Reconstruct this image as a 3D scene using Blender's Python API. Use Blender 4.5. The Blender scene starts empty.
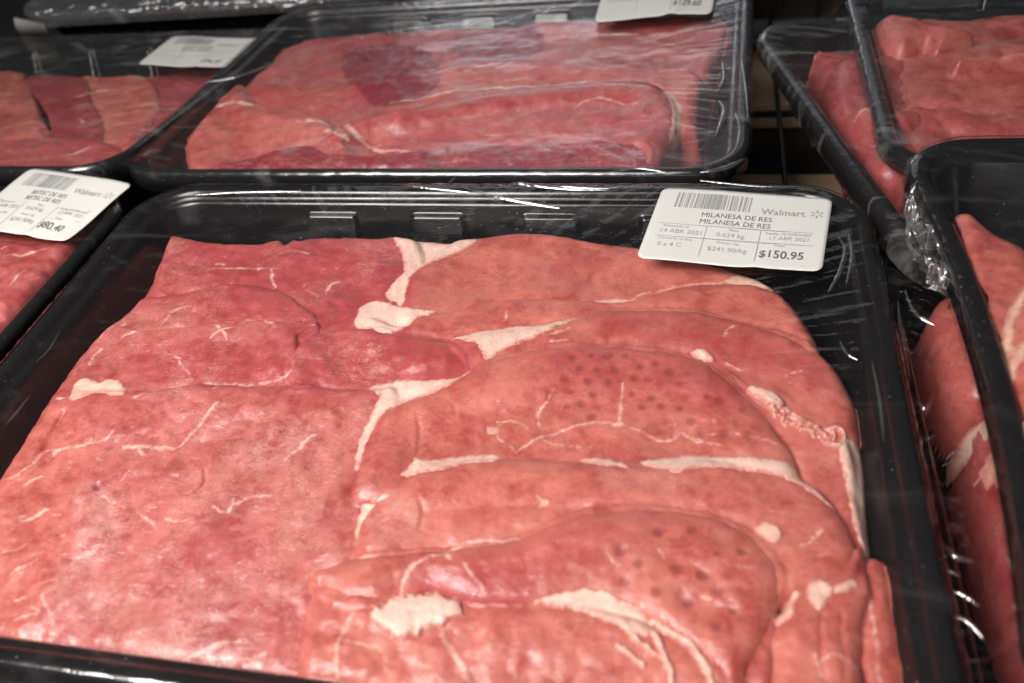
import bpy, math, random
import numpy as np
from mathutils import Vector, Matrix, Euler
random.seed(7)
S = bpy.context.scene
COL = S.collection

# ------------------------------------------------------------------ camera
CAM = np.array([0.100968, -0.193423, 0.206297])
EUL = (0.806783, 0.118296, 0.180035)
FPX = 824.58
ROT = np.array(Euler(EUL, 'XYZ').to_matrix())

def ray(px, py):
    return ROT @ np.array([px - 512.0, -(py - 341.5), -FPX])

def at(px, py, z=0.0):
    d = ray(px, py)
    t = (z - CAM[2]) / d[2]
    return CAM + t * d

class Frame:
    """pose of a tray: maps its own coordinates to the world"""
    def __init__(s, loc=(0, 0, 0), rot=(0, 0, 0)):
        s.loc = np.array(loc, float)
        s.rot = rot
        s.R = np.array(Euler(rot, 'XYZ').to_matrix())
    def pick(s, px, py, z):
        o = s.R.T @ (CAM - s.loc)
        d = s.R.T @ ray(px, py)
        t = (z - o[2]) / d[2]
        return (o + t * d)[:2]

# ------------------------------------------------------------------ noise and distance fields
def gnoise(x, y, seed=0):
    rs = np.random.RandomState(seed)
    perm = rs.permutation(256)
    ang = rs.rand(256) * 2 * np.pi
    gx, gy = np.cos(ang), np.sin(ang)
    xi = np.floor(x).astype(int); yi = np.floor(y).astype(int)
    xf = x - xi; yf = y - yi
    u = xf * xf * xf * (xf * (xf * 6 - 15) + 10)
    v = yf * yf * yf * (yf * (yf * 6 - 15) + 10)
    def g(ix, iy, dx, dy):
        h = perm[(perm[ix & 255] + iy) & 255]
        return gx[h] * dx + gy[h] * dy
    a = g(xi, yi, xf, yf); b = g(xi + 1, yi, xf - 1, yf)
    c = g(xi, yi + 1, xf, yf - 1); d = g(xi + 1, yi + 1, xf - 1, yf - 1)
    return ((a + u * (b - a)) + v * ((c + u * (d - c)) - (a + u * (b - a)))) * 1.5

def fbm(x, y, scale, seed=0, octv=3):
    r = 0; a = 1; n = 0
    for k in range(octv):
        r = r + a * gnoise(x / scale * 2 ** k, y / scale * 2 ** k, seed + k)
        n += a; a *= .5
    return r / n

def catmull(P, closed=True, sub=5):
    P = np.asarray(P, float); n = len(P); out = []
    rng = range(n) if closed else range(n - 1)
    for i in rng:
        if closed:
            p0, p1, p2, p3 = P[i - 1], P[i], P[(i + 1) % n], P[(i + 2) % n]
        else:
            p0, p1, p2, p3 = P[max(i - 1, 0)], P[i], P[i + 1], P[min(i + 2, n - 1)]
        for k in range(sub):
            t = k / sub
            out.append(.5 * ((2 * p1) + (-p0 + p2) * t + (2 * p0 - 5 * p1 + 4 * p2 - p3) * t * t + (-p0 + 3 * p1 - 3 * p2 + p3) * t ** 3))
    if not closed: out.append(P[-1])
    return np.array(out)

def seg_dist(X, Y, P, closed):
    d2 = np.full(X.shape, 1e9); inside = np.zeros(X.shape, bool)
    n = len(P)
    for i in range(n if closed else n - 1):
        ax, ay = P[i]; bx, by = P[(i + 1) % n]
        ex, ey = bx - ax, by - ay
        wx, wy = X - ax, Y - ay
        t = np.clip((wx * ex + wy * ey) / (ex * ex + ey * ey + 1e-18), 0, 1)
        d2 = np.minimum(d2, (wx - ex * t) ** 2 + (wy - ey * t) ** 2)
        if closed:
            c = ((ay > Y) != (by > Y))
            if by != ay:
                c &= X < (bx - ax) * (Y - ay) / (by - ay) + ax
                inside ^= c
    d = np.sqrt(d2)
    return np.where(inside, d, -d) if closed else d

def sdf_poly(X, Y, P, far=.02):
    """signed distance, positive inside; only evaluated near the polygon"""
    P = np.asarray(P)
    lo = P.min(0) - far; hi = P.max(0) + far
    out = np.full(X.shape, -far)
    m = (X > lo[0]) & (X < hi[0]) & (Y > lo[1]) & (Y < hi[1])
    if m.any(): out[m] = np.maximum(seg_dist(X[m], Y[m], P, True), -far)
    return out

def sdf_line(X, Y, P, w, far=.02, taper=.35):
    """w = half widths along the line; positive inside"""
    P = np.asarray(P); lo = P.min(0) - far; hi = P.max(0) + far
    out = np.full(X.shape, -far)
    m = (X > lo[0]) & (X < hi[0]) & (Y > lo[1]) & (Y < hi[1])
    if m.any():
        Xm = X[m] + .0011 * fbm(X[m], Y[m], .006, 91, 3); Ym = Y[m] + .0011 * fbm(X[m], Y[m], .006, 95, 3)
        best = np.full(Xm.shape, -far); n = len(P) - 1
        for i in range(n):
            ww = w * (taper + (1 - taper) * math.sin(math.pi * (i + .5) / n) ** .7)
            best = np.maximum(best, ww - seg_dist(Xm, Ym, P[i:i + 2], False))
        out[m] = best
    return out

def blur(H, s):
    r = int(3 * s) + 1
    k = np.exp(-.5 * (np.arange(-r, r + 1) / s) ** 2); k /= k.sum()
    for ax in (0, 1):
        pad = [(0, 0), (0, 0)]; pad[ax] = (r, r)
        A = np.pad(H, pad, mode='edge')
        c = np.zeros_like(H)
        n = H.shape[ax]
        for i, w in enumerate(k):
            c += w * (A[i:i + n] if ax == 0 else A[:, i:i + n])
        H = c
    return H

def sstep(a, b, x):
    t = np.clip((x - a) / (b - a), 0, 1); return t * t * (3 - 2 * t)

# ------------------------------------------------------------------ mesh helpers
def mesh_obj(name, V, Fc, mat, parent=None, smooth=True, attrs=None):
    me = bpy.data.meshes.new(name)
    V = np.asarray(V, np.float32)
    if isinstance(Fc, np.ndarray):
        nf, k = Fc.shape
        me.vertices.add(len(V)); me.vertices.foreach_set('co', V.ravel())
        me.loops.add(nf * k); me.loops.foreach_set('vertex_index', Fc.astype(np.int32).ravel())
        me.polygons.add(nf)
        me.polygons.foreach_set('loop_start', (np.arange(nf) * k).astype(np.int32))
        me.polygons.foreach_set('loop_total', np.full(nf, k, np.int32))
        me.update(calc_edges=True)
    else:
        me.from_pydata([tuple(map(float, v)) for v in V], [], Fc)
    me.validate()
    if smooth:
        me.polygons.foreach_set('use_smooth', np.ones(len(me.polygons), bool))
    for k, a in (attrs or {}).items():
        at_ = me.attributes.new(k, 'FLOAT', 'POINT')
        at_.data.foreach_set('value', np.asarray(a, np.float32))
    if mat: me.materials.append(mat)
    o = bpy.data.objects.new(name, me); COL.objects.link(o)
    if parent: o.parent = parent
    return o

def grid_mesh(name, X, Y, Z, mask, mat, parent=None, attrs=None):
    """quads of a regular grid wherever the four corners are in the mask"""
    ny, nx = X.shape
    q = mask[:-1, :-1] & mask[1:, :-1] & mask[:-1, 1:] & mask[1:, 1:]
    idx = np.arange(ny * nx).reshape(ny, nx)
    Fc = np.stack([idx[:-1, :-1][q], idx[:-1, 1:][q], idx[1:, 1:][q], idx[1:, :-1][q]], 1)
    used = np.unique(Fc)
    remap = np.full(ny * nx, -1); remap[used] = np.arange(len(used))
    V = np.stack([X.ravel()[used], Y.ravel()[used], Z.ravel()[used]], 1)
    A = {k: np.broadcast_to(a, X.shape).ravel()[used] for k, a in (attrs or {}).items()}
    return mesh_obj(name, V, remap[Fc], mat, parent, True, A)

def tag(o, label, cat, group=None, kind=None):
    if label: o['label'] = label
    if cat: o['category'] = cat
    if group: o['group'] = group
    if kind: o['kind'] = kind
    return o

def empty(name, fr):
    o = bpy.data.objects.new(name, None); COL.objects.link(o)
    o.empty_display_size = .02
    o.location = fr.loc; o.rotation_euler = fr.rot
    return o

# ------------------------------------------------------------------ materials
def new_mat(name):
    m = bpy.data.materials.new(name); m.use_nodes = True
    nt = m.node_tree; nt.nodes.clear()
    return m, nt

class N:
    def __init__(s, nt): s.nt = nt
    def __call__(s, typ, ins=None, **kw):
        n = s.nt.nodes.new(typ)
        for k, v in kw.items(): setattr(n, k, v)
        for k, v in (ins or {}).items(): s.set(n, k, v)
        return n
    def set(s, n, k, v):
        i = n.inputs[k]
        if isinstance(v, bpy.types.NodeSocket): s.nt.links.new(v, i)
        elif isinstance(v, bpy.types.Node): s.nt.links.new(v.outputs[0], i)
        else: i.default_value = v
    def math(s, op, a, b=0.0, c=0.0, clamp=False):
        n = s.nt.nodes.new('ShaderNodeMath'); n.operation = op; n.use_clamp = clamp
        for i, v in enumerate((a, b, c)): s.set(n, i, v)
        return n.outputs[0]
    def mix(s, f, a, b):
        n = s.nt.nodes.new('ShaderNodeMix'); n.data_type = 'RGBA'
        s.set(n, 0, f)
        for i, v in ((6, a), (7, b)):
            if not isinstance(v, (bpy.types.NodeSocket, bpy.types.Node)) and len(v) == 3: v = (*v, 1)
            s.set(n, i, v)
        return n.outputs[2]
    def ss(s, x, a, b):
        n = s.nt.nodes.new('ShaderNodeMapRange'); n.interpolation_type = 'SMOOTHSTEP'
        s.set(n, 0, x); s.set(n, 1, a); s.set(n, 2, b); s.set(n, 3, 0.0); s.set(n, 4, 1.0)
        return n.outputs[0]
    def attr(s, name):
        n = s.nt.nodes.new('ShaderNodeAttribute'); n.attribute_name = name
        return n.outputs['Fac']
    def noise(s, vec, scale, detail=3.0, rough=.55, dist=0.0):
        n = s('ShaderNodeTexNoise', {'Vector': vec, 'Scale': scale, 'Detail': detail, 'Roughness': rough, 'Distortion': dist})
        return n.outputs[0]
    def scaled(s, vec, sc, rz=0.0):
        n = s('ShaderNodeMapping', {'Vector': vec, 'Scale': sc, 'Rotation': (0, 0, rz)})
        return n.outputs[0]

def meat_material(name, detail=True):
    m, nt = new_mat(name); n = N(nt)
    co = n('ShaderNodeTexCoord').outputs['Object']
    warm = n.attr('warm'); vein = n.attr('vein'); sil = n.attr('sil'); red = n.attr('red'); pit = n.attr('pit')
    b1 = n.noise(co, 42, 4, .55, .4)
    b2 = n.noise(co, 160, 3, .6, .3)
    b3 = n.noise(co, 700, 3, .65)
    deep = n.mix(warm, (.305, .034, .036), (.385, .054, .045))
    pale = n.mix(warm, (.56, .158, .140), (.635, .190, .145))
    f = n.math('ADD', n.math('MULTIPLY', b1, 1.1), n.math('MULTIPLY', b2, .75))
    f = n.math('ADD', f, n.math('MULTIPLY', b3, .55))
    f = n.ss(f, .77, 1.50)
    col = n.mix(f, deep, pale)
    # fresh red / magenta muscle
    redm = n.math('MULTIPLY', red, n.ss(n.math('ADD', n.math('MULTIPLY', b2, .5), b1), .35, .70), clamp=True)
    col = n.mix(redm, col, n.mix(n.ss(red, .72, .97), (.40, .042, .058), (.235, .011, .030)))
    # short pale flecks of intramuscular fat, stretched along the grain
    g1 = n.noise(n.scaled(co, (1.0, 2.6, 1.0), .5), 330, 2, .5, .9)
    fl = n.math('MULTIPLY', n.ss(g1, .60, .72), n.ss(b1, .40, .62))
    fl = n.math('MULTIPLY', fl, n.math('SUBTRACT', .48, n.math('MULTIPLY', warm, .26)))
    # thin pale squiggles: film contact reflections painted onto the mottled slices
    sq = n.noise(n.scaled(co, (1, 1.7, 1), .8), 260, 3, .6, 1.6)
    sq = n.math('SUBTRACT', 1, n.ss(n.math('ABSOLUTE', n.math('SUBTRACT', sq, .5)), .004, .030))
    sq = n.math('MULTIPLY', sq, n.ss(n.noise(co, 48, 3, .6, .5), .46, .60))
    sq = n.math('MULTIPLY', sq, n.math('ADD', n.math('SUBTRACT', .62, n.math('MULTIPLY', warm, .85)), n.math('MULTIPLY', sil, .4)), clamp=True)
    fl = n.math('MAXIMUM', fl, n.math('MULTIPLY', sq, .8))
    col = n.mix(fl, col, (.80, .44, .36))
    # fine connective net, seen only here and there
    dco = n('ShaderNodeVectorMath', {0: co, 1: n('ShaderNodeVectorMath', {0: n('ShaderNodeTexNoise', {'Vector': co, 'Scale': 210., 'Detail': 3.}).outputs[1], 1: (.005, .005, .005)}, operation='MULTIPLY')}, operation='ADD').outputs[0]
    vo = n('ShaderNodeTexVoronoi', {'Vector': dco, 'Scale': 105.}, feature='DISTANCE_TO_EDGE').outputs[0]
    net = n.math('MULTIPLY', n.math('SUBTRACT', 1, n.ss(vo, .0, .055)), n.ss(n.noise(co, 30, 3, .6), .55, .70))
    net = n.math('MULTIPLY', net, .20)
    col = n.mix(net, col, (.78, .42, .34))
    # silver skin / dull membrane
    sn = n.noise(n.scaled(co, (1, 1.8, 1), .9), 420, 3, .65, 1.2)
    sm = n.math('MULTIPLY', sil, n.ss(n.math('ADD', n.math('MULTIPLY', sn, .8), n.math('MULTIPLY', b2, .5)), .5, .82), clamp=True)
    col = n.mix(n.math('MULTIPLY', sm, .45), col, (.64, .40, .36))
    # fat veins with a ragged edge
    vn = n.math('ADD', vein, n.math('MULTIPLY', n.math('SUBTRACT', n.noise(co, 620, 4, .7), .5), 2.6))
    vm = n.ss(vn, -.60, .45)
    col = n.mix(n.math('MULTIPLY', vm, n.math('ADD', .28, n.math('MULTIPLY', n.ss(b2, .36, .60), .48))), col, (.86, .57, .48))
    # needle marks, the slit and the hole are coloured darker
    col = n.mix(n.math('MULTIPLY', pit, .72), col, (.26, .040, .036))
    # relief
    fib = n.noise(n.scaled(co, (1.0, 3.2, 1.0), .35), 520, 3, .6, .5)
    h = n.math('ADD', n.math('MULTIPLY', fib, .00062), n.math('MULTIPLY', b3, .00050))
    h = n.math('ADD', h, n.math('MULTIPLY', sq, .0002))
    h = n.math('ADD', h, n.math('MULTIPLY', n.noise(co, 1700, 2, .6), .00012))
    h = n.math('ADD', h, n.math('MULTIPLY', vm, .00025))
    h = n.math('ADD', h, n.math('MULTIPLY', n.math('MULTIPLY', sil, sn), .0007))
    bump = n('ShaderNodeBump', {'Height': h, 'Strength': .36, 'Distance': 1.0})
    ro = n.math('ADD', .30, n.math('MULTIPLY', n.ss(b2, .35, .65), .22))
    # the tight film over the meat: a thin gloss with its own tiny wrinkles
    cb = n('ShaderNodeBump', {'Height': n.math('ADD', n.math('MULTIPLY', n.noise(n.scaled(co, (1, 1.7, 1), .7), 300, 3, .65, .8), .0011), n.math('MULTIPLY', n.noise(co, 95, 2, .5), .0016)), 'Strength': .36, 'Distance': 1.0})
    p = n('ShaderNodeBsdfPrincipled', {'Base Color': col, 'Roughness': ro, 'Normal': bump, 'Subsurface Weight': .42,
          'Subsurface Radius': (.0032, .0011, .0008), 'Subsurface Scale': 1.0, 'Specular IOR Level': .42,
          'Coat Weight': .45, 'Coat Roughness': .11, 'Coat Normal': cb})
    o = n('ShaderNodeOutputMaterial', {'Surface': p})
    return m

def fat_material(name, c1=(.84, .565, .475), c2=(.78, .42, .345)):
    m, nt = new_mat(name); n = N(nt)
    co = n('ShaderNodeTexCoord').outputs['Object']
    b = n.noise(co, 260, 4, .6, .6)
    e = n.attr('edge')
    f = n.math('ADD', n.ss(b, .48, .75), n.math('SUBTRACT', 1, n.ss(e, .0, .9)), clamp=True)
    col = n.mix(f, c1, c2)
    rim = n.math('ADD', e, n.math('MULTIPLY', n.math('SUBTRACT', n.noise(co, 420, 3, .65), .5), 1.1))
    col = n.mix(n.ss(rim, -.05, .42), (.60, .21, .17), col)
    cr = n.noise(n.scaled(co, (2.6, 1, 1), .4), 300, 3, .6, 1.4)
    col = n.mix(n.math('MULTIPLY', n.ss(cr, .62, .72), .35), col, (.62, .25, .2))
    h = n.math('ADD', n.math('MULTIPLY', b, .0006), n.math('MULTIPLY', n.noise(co, 1100, 3, .6), .0003))
    h = n.math('ADD', h, n.math('MULTIPLY', cr, .0004))
    bump = n('ShaderNodeBump', {'Height': h, 'Strength': .7, 'Distance': 1.0})
    p = n('ShaderNodeBsdfPrincipled', {'Base Color': col, 'Roughness': .42, 'Normal': bump, 'Subsurface Weight': .35,
          'Subsurface Radius': (.003, .0016, .0011), 'Subsurface Scale': 1.0, 'Coat Weight': .15, 'Coat Roughness': .2})
    n('ShaderNodeOutputMaterial', {'Surface': p})
    return m

def plastic_material(name):
    m, nt = new_mat(name); n = N(nt)
    co = n('ShaderNodeTexCoord').outputs['Object']
    sp = n.noise(co, 650, 2, .5)
    d = n.ss(n.noise(co, 60, 4, .6), .4, .75)
    col = n.mix(n.math('MULTIPLY', n.ss(sp, .72, .76), .6), (.0085, .0080, .0088), (.30, .30, .30))  # pale specks put the sparkle of droplets into the colour
    ro = n.math('ADD', .17, n.math('MULTIPLY', d, .14))
    bump = n('ShaderNodeBump', {'Height': n.math('MULTIPLY', n.noise(co, 180, 3, .5), .0003), 'Strength': .3, 'Distance': 1.0})
    p = n('ShaderNodeBsdfPrincipled', {'Base Color': col, 'Roughness': ro, 'Normal': bump, 'Specular IOR Level': .5})
    n('ShaderNodeOutputMaterial', {'Surface': p})
    return m

def film_material(name, haze=.03, rough=.05, bumps=.0016, gloss=1.0, scale=55, streak=.10):
    m, nt = new_mat(name); n = N(nt)
    co = n('ShaderNodeTexCoord').outputs['Object']
    w = n.noise(n.scaled(co, (1, 1.6, 1), .6), scale, 3, .55, 1.6)
    w2 = n.noise(n.scaled(co, (1, 3.0, 1), -.5), scale * 4, 2, .5, .8)
    bump = n('ShaderNodeBump', {'Height': n.math('ADD', n.math('MULTIPLY', w, bumps), n.math('MULTIPLY', w2, bumps * .15)), 'Strength': .8, 'Distance': 1.0})
    fc = n('ShaderNodeLayerWeight', {'Blend': .5, 'Normal': bump}).outputs['Facing']
    fr = n.math('ADD', .075, n.math('MULTIPLY', n.math('POWER', fc, 5.0), .8))
    fac = n.math('MULTIPLY', fr, gloss, clamp=True)
    tr = n('ShaderNodeBsdfTransparent', {'Color': (.97, .97, .97, 1)})
    gl = n('ShaderNodeBsdfGlossy', {'Color': (1, 1, 1, 1), 'Roughness': rough, 'Normal': bump})
    df = n('ShaderNodeBsdfDiffuse', {'Color': (.75, .75, .76, 1)})
    # pale diffuse veil and streaks: film haze plus painted-in reflections
    st = n.noise(n.scaled(co, (1, 2.4, 1), .45), 14, 4, .6, 2.2)
    hz = n.math('ADD', haze, n.math('MULTIPLY', n.ss(st, .52, .74), streak))
    a = n('ShaderNodeMixShader', {0: hz, 1: tr, 2: df})
    b = n('ShaderNodeMixShader', {0: fac, 1: a, 2: gl})
    n('ShaderNodeOutputMaterial', {'Surface': b})
    return m

def plain_material(name, c, rough=.5, var=.1, sc=60, metal=0.0):
    m, nt = new_mat(name); n = N(nt)
    co = n('ShaderNodeTexCoord').outputs['Object']
    b = n.noise(co, sc, 4, .6)
    col = n.mix(b, tuple(x * (1 - var) for x in c), tuple(min(1, x * (1 + var)) for x in c))
    p = n('ShaderNodeBsdfPrincipled', {'Base Color': col, 'Roughness': rough, 'Metallic': metal})
    n('ShaderNodeOutputMaterial', {'Surface': p})
    return m

M_MEAT = meat_material('beef_muscle')
M_FAT = fat_material('beef_fat')
M_FATD = fat_material('pork_fat', (.80, .50, .40), (.72, .36, .28))
M_TRAY = plastic_material('black_tray_plastic')
M_FILM = film_material('cling_film', .003, .04, .00035, .8, 55, .022)
M_FILM_H = film_material('cloudy_sheen_cling_film', .008, .20, .0004, .75, 32, .13)
M_CRUMP = film_material('crumpled_cling_film', .10, .07, .0010, 3.0, 120, .25)
M_FOLD = film_material('folded_cling_film', .05, .10, .0003, 2.6, 120, .05)
M_GATH = film_material('gathered_cling_film', .07, .08, .0002, 2.2, 60, .12)
M_PAPER = plain_material('label_paper', (.66, .65, .625), .42, .03, 80)
M_INK = plain_material('label_ink', (.13, .125, .12), .6)
M_INKG = plain_material('label_grey_ink', (.33, .325, .32), .6)
M_BOARD = plain_material('tan_board', (.55, .36, .24), .6, .15, 25)
M_WIRE = plain_material('shelf_wire', (.012, .012, .012), .35)
M_DARK = plain_material('dark_shelf', (.012, .011, .011), .6)

# ------------------------------------------------------------------ tray
def outline(hw, hd, r, n_side, n_corner):
    pts = []
    cs = [(hw - r, hd - r, 0), (-hw + r, hd - r, 90), (-hw + r, -hd + r, 180), (hw - r, -hd + r, 270)]
    for i, (cx, cy, a0) in enumerate(cs):
        for k in range(n_corner):
            a = math.radians(a0 + 90 * k / n_corner)
            pts.append((cx + r * math.cos(a), cy + r * math.sin(a)))
        a = math.radians(a0 + 90)
        p = (cx + r * math.cos(a), cy + r * math.sin(a))
        nx, ny, na = cs[(i + 1) % 4]
        q = (nx + r * math.cos(math.radians(na)), ny + r * math.sin(math.radians(na)))
        for k in range(n_side):
            t = k / n_side
            pts.append((p[0] + (q[0] - p[0]) * t, p[1] + (q[1] - p[1]) * t))
    return np.array(pts)

HW, HD, RC = .1675, .1200, .030
PROFILE = [(.0000, -.0085), (.0001, -.0040), (.0004, -.0014), (.0014, -.0002), (.0030, .0000), (.0050, .0000), (.0063, -.0006),
           (.0070, -.0022), (.0078, -.0034), (.0092, -.0038), (.0102, -.0042), (.0109, -.0054)]
WALL_T = np.concatenate([np.linspace(0, .2, 13)[1:], np.linspace(.2, 1, 14)[1:]])
DEPTH = .042

def tray_mesh(bow=0.0):
    rows = list(PROFILE)
    for t in WALL_T:
        rows.append((.0109 + .0125 * t, -.0054 - (.0335) * t))
    rows += [(.0248, -.0405), (.028, -.0418), (.034, -.042)]
    NS, NC = 290, 16
    V = []
    for (d, z) in rows:
        o = outline(HW - d, HD - d, max(RC - d, .012), NS, NC)
        zz = np.full(len(o), z)
        t = (-.0054 - z) / .0335
        if .02 < t < 1.02:           # pressed trapezoid panels on the four walls
            per = NS + NC
            for i in range(len(o)):
                side = (i % per) >= NC
                s_i = i // per
                if not side or s_i != 0: continue
                s = o[i][0] - .0095 if s_i in (0, 2) else o[i][1]
                pitch = .0525
                c = (round(s / pitch - .5) + .5) * pitch
                lim = HW - .04 if s_i in (0, 2) else HD - .035
                if abs(c) > lim: continue
                half = .0118 + .0045 * t
                m_ = min(1, max(0, (half - abs(s - c)) / .0021 + .5)) * min(1, max(0, (t - .07) / .04))
                m_ = m_ * m_ * (3 - 2 * m_)
                nrm = [(0, -1), (1, 0), (0, 1), (-1, 0)][s_i]
                o[i] += np.array(nrm) * .0018 * m_ + np.array(nrm) * .0040 * t * m_
        V += [(x + bow * (1 - min(1, abs(y - .012) / .10) ** 2) * (x < 0), y, z_) for (x, y), z_ in zip(o, zz)]
    n = len(o); Fc = []
    for r in range(len(rows) - 1):
        for i in range(n):
            j = (i + 1) % n
            Fc.append((r * n + i, r * n + j, (r + 1) * n + j, (r + 1) * n + i))
    Fc.append(tuple((len(rows) - 1) * n + i for i in range(n)))
    return V, Fc

def film_mesh(sag=.004, wr=.0009, seed=1, sampler=None, bow=0.0, big=0.0):
    o = outline(HW, HD, RC, 130, 14)
    n = len(o); th = np.linspace(0, 2 * np.pi, n, endpoint=False)
    cum = np.arange(n) * .0025
    rows = []
    for (off, z) in ((.0002, -.0105), (.0009, -.0060), (.0008, -.0016), (-.0006, .0006)):
        p = outline(HW + off, HD + off, RC + off, 130, 14)
        wz = gnoise(cum / .006, cum * 0 + z * 300, seed) * .0006
        rows.append(np.column_stack([p + (p / np.linalg.norm(p, axis=1)[:, None]) * wz[:, None], np.full(n, z)]))
    K = 110
    for k in range(K + 1):
        s = 1 - .985 * (k / K) ** .85
        base = outline(HW - .003, HD - .003, RC - .003, 130, 14)
        p = base * s
        dist = (1 - s) * np.minimum(HW, HD) * 1.1
        X, Y = p[:, 0], p[:, 1]
        z = .0009 - sag * sstep(0, .05, np.full(n, dist))
        tens = np.exp(-dist / .022)
        z = z + wr * tens * (gnoise(cum / .007, np.full(n, dist / .05), seed + 3) + .6 * gnoise(cum / .0028, np.full(n, dist / .03), seed + 5)) * min(1, dist / .006)
        z = z + (wr * .35 + big) * fbm(X * .8 + Y * .5, Y - X * .4, .03, seed + 9) * sstep(.0, .02, np.full(n, dist))
        if sampler is not None: z = np.maximum(z, sampler(X, Y))
        rows.append(np.column_stack([X, Y, z]))
    V = np.concatenate(rows)
    if bow:
        V[:, 0] += bow * (1 - np.minimum(1, np.abs(V[:, 1] - .012) / .10) ** 2) * (V[:, 0] < 0)
    R = len(rows)
    a = (np.arange(R - 1)[:, None] * n + np.arange(n)[None]).ravel()
    b = (np.arange(R - 1)[:, None] * n + (np.arange(n)[None] + 1) % n).ravel()
    return V, np.stack([a, b, b + n, a + n], 1)

TRAY_ME = None
def make_tray(label, fr, film=None, bow=0.0, filmkw=None, group='black supermarket meat trays'):
    global TRAY_ME
    root = empty('meat_tray', fr)
    tag(root, label, 'meat tray', group)
    if bow or TRAY_ME is None:
        V, Fc = tray_mesh(bow)
        b = mesh_obj('tray_body', V, Fc, M_TRAY, root)
        if not bow: TRAY_ME = b.data
    else:
        b = bpy.data.objects.new('tray_body', TRAY_ME); COL.objects.link(b); b.parent = root
    md = b.modifiers.new('thickness', 'SOLIDIFY'); md.thickness = .0007; md.offset = -1
    if film:
        V, Fc = film_mesh(bow=bow, **(filmkw or {}))
        mesh_obj('cling_film', V, Fc, film, root)
    return root

# ------------------------------------------------------------------ paper labels
def text_mesh(body, size, x, y, bold=0.0, sx=1.0, align='LEFT'):
    cu = bpy.data.curves.new('lettering', 'FONT'); cu.body = body; cu.size = size; cu.offset = bold
    cu.align_x = align; cu.align_y = 'CENTER'; cu.resolution_u = 3
    o = bpy.data.objects.new('lettering', cu); COL.objects.link(o)
    dg = bpy.context.evaluated_depsgraph_get()
    me = bpy.data.meshes.new_from_object(o.evaluated_get(dg))
    V = np.array([v.co[:] for v in me.vertices]); Fc = [tuple(p.vertices) for p in me.polygons]
    bpy.data.objects.remove(o)
    if len(V) == 0: return np.zeros((0, 3)), []
    V[:, 0] = V[:, 0] * sx + x; V[:, 1] += y
    return V, Fc

def join(parts):
    V = []; Fc = []; k = 0
    for v, f in parts:
        V += [tuple(p) for p in v]; Fc += [tuple(i + k for i in q) for q in f]; k += len(v)
    return np.array(V), Fc

def rect(x0, y0, x1, y1):
    return np.array([(x0, y0, 0), (x1, y0, 0), (x1, y1, 0), (x0, y1, 0)], float), [(0, 1, 2, 3)]

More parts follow.
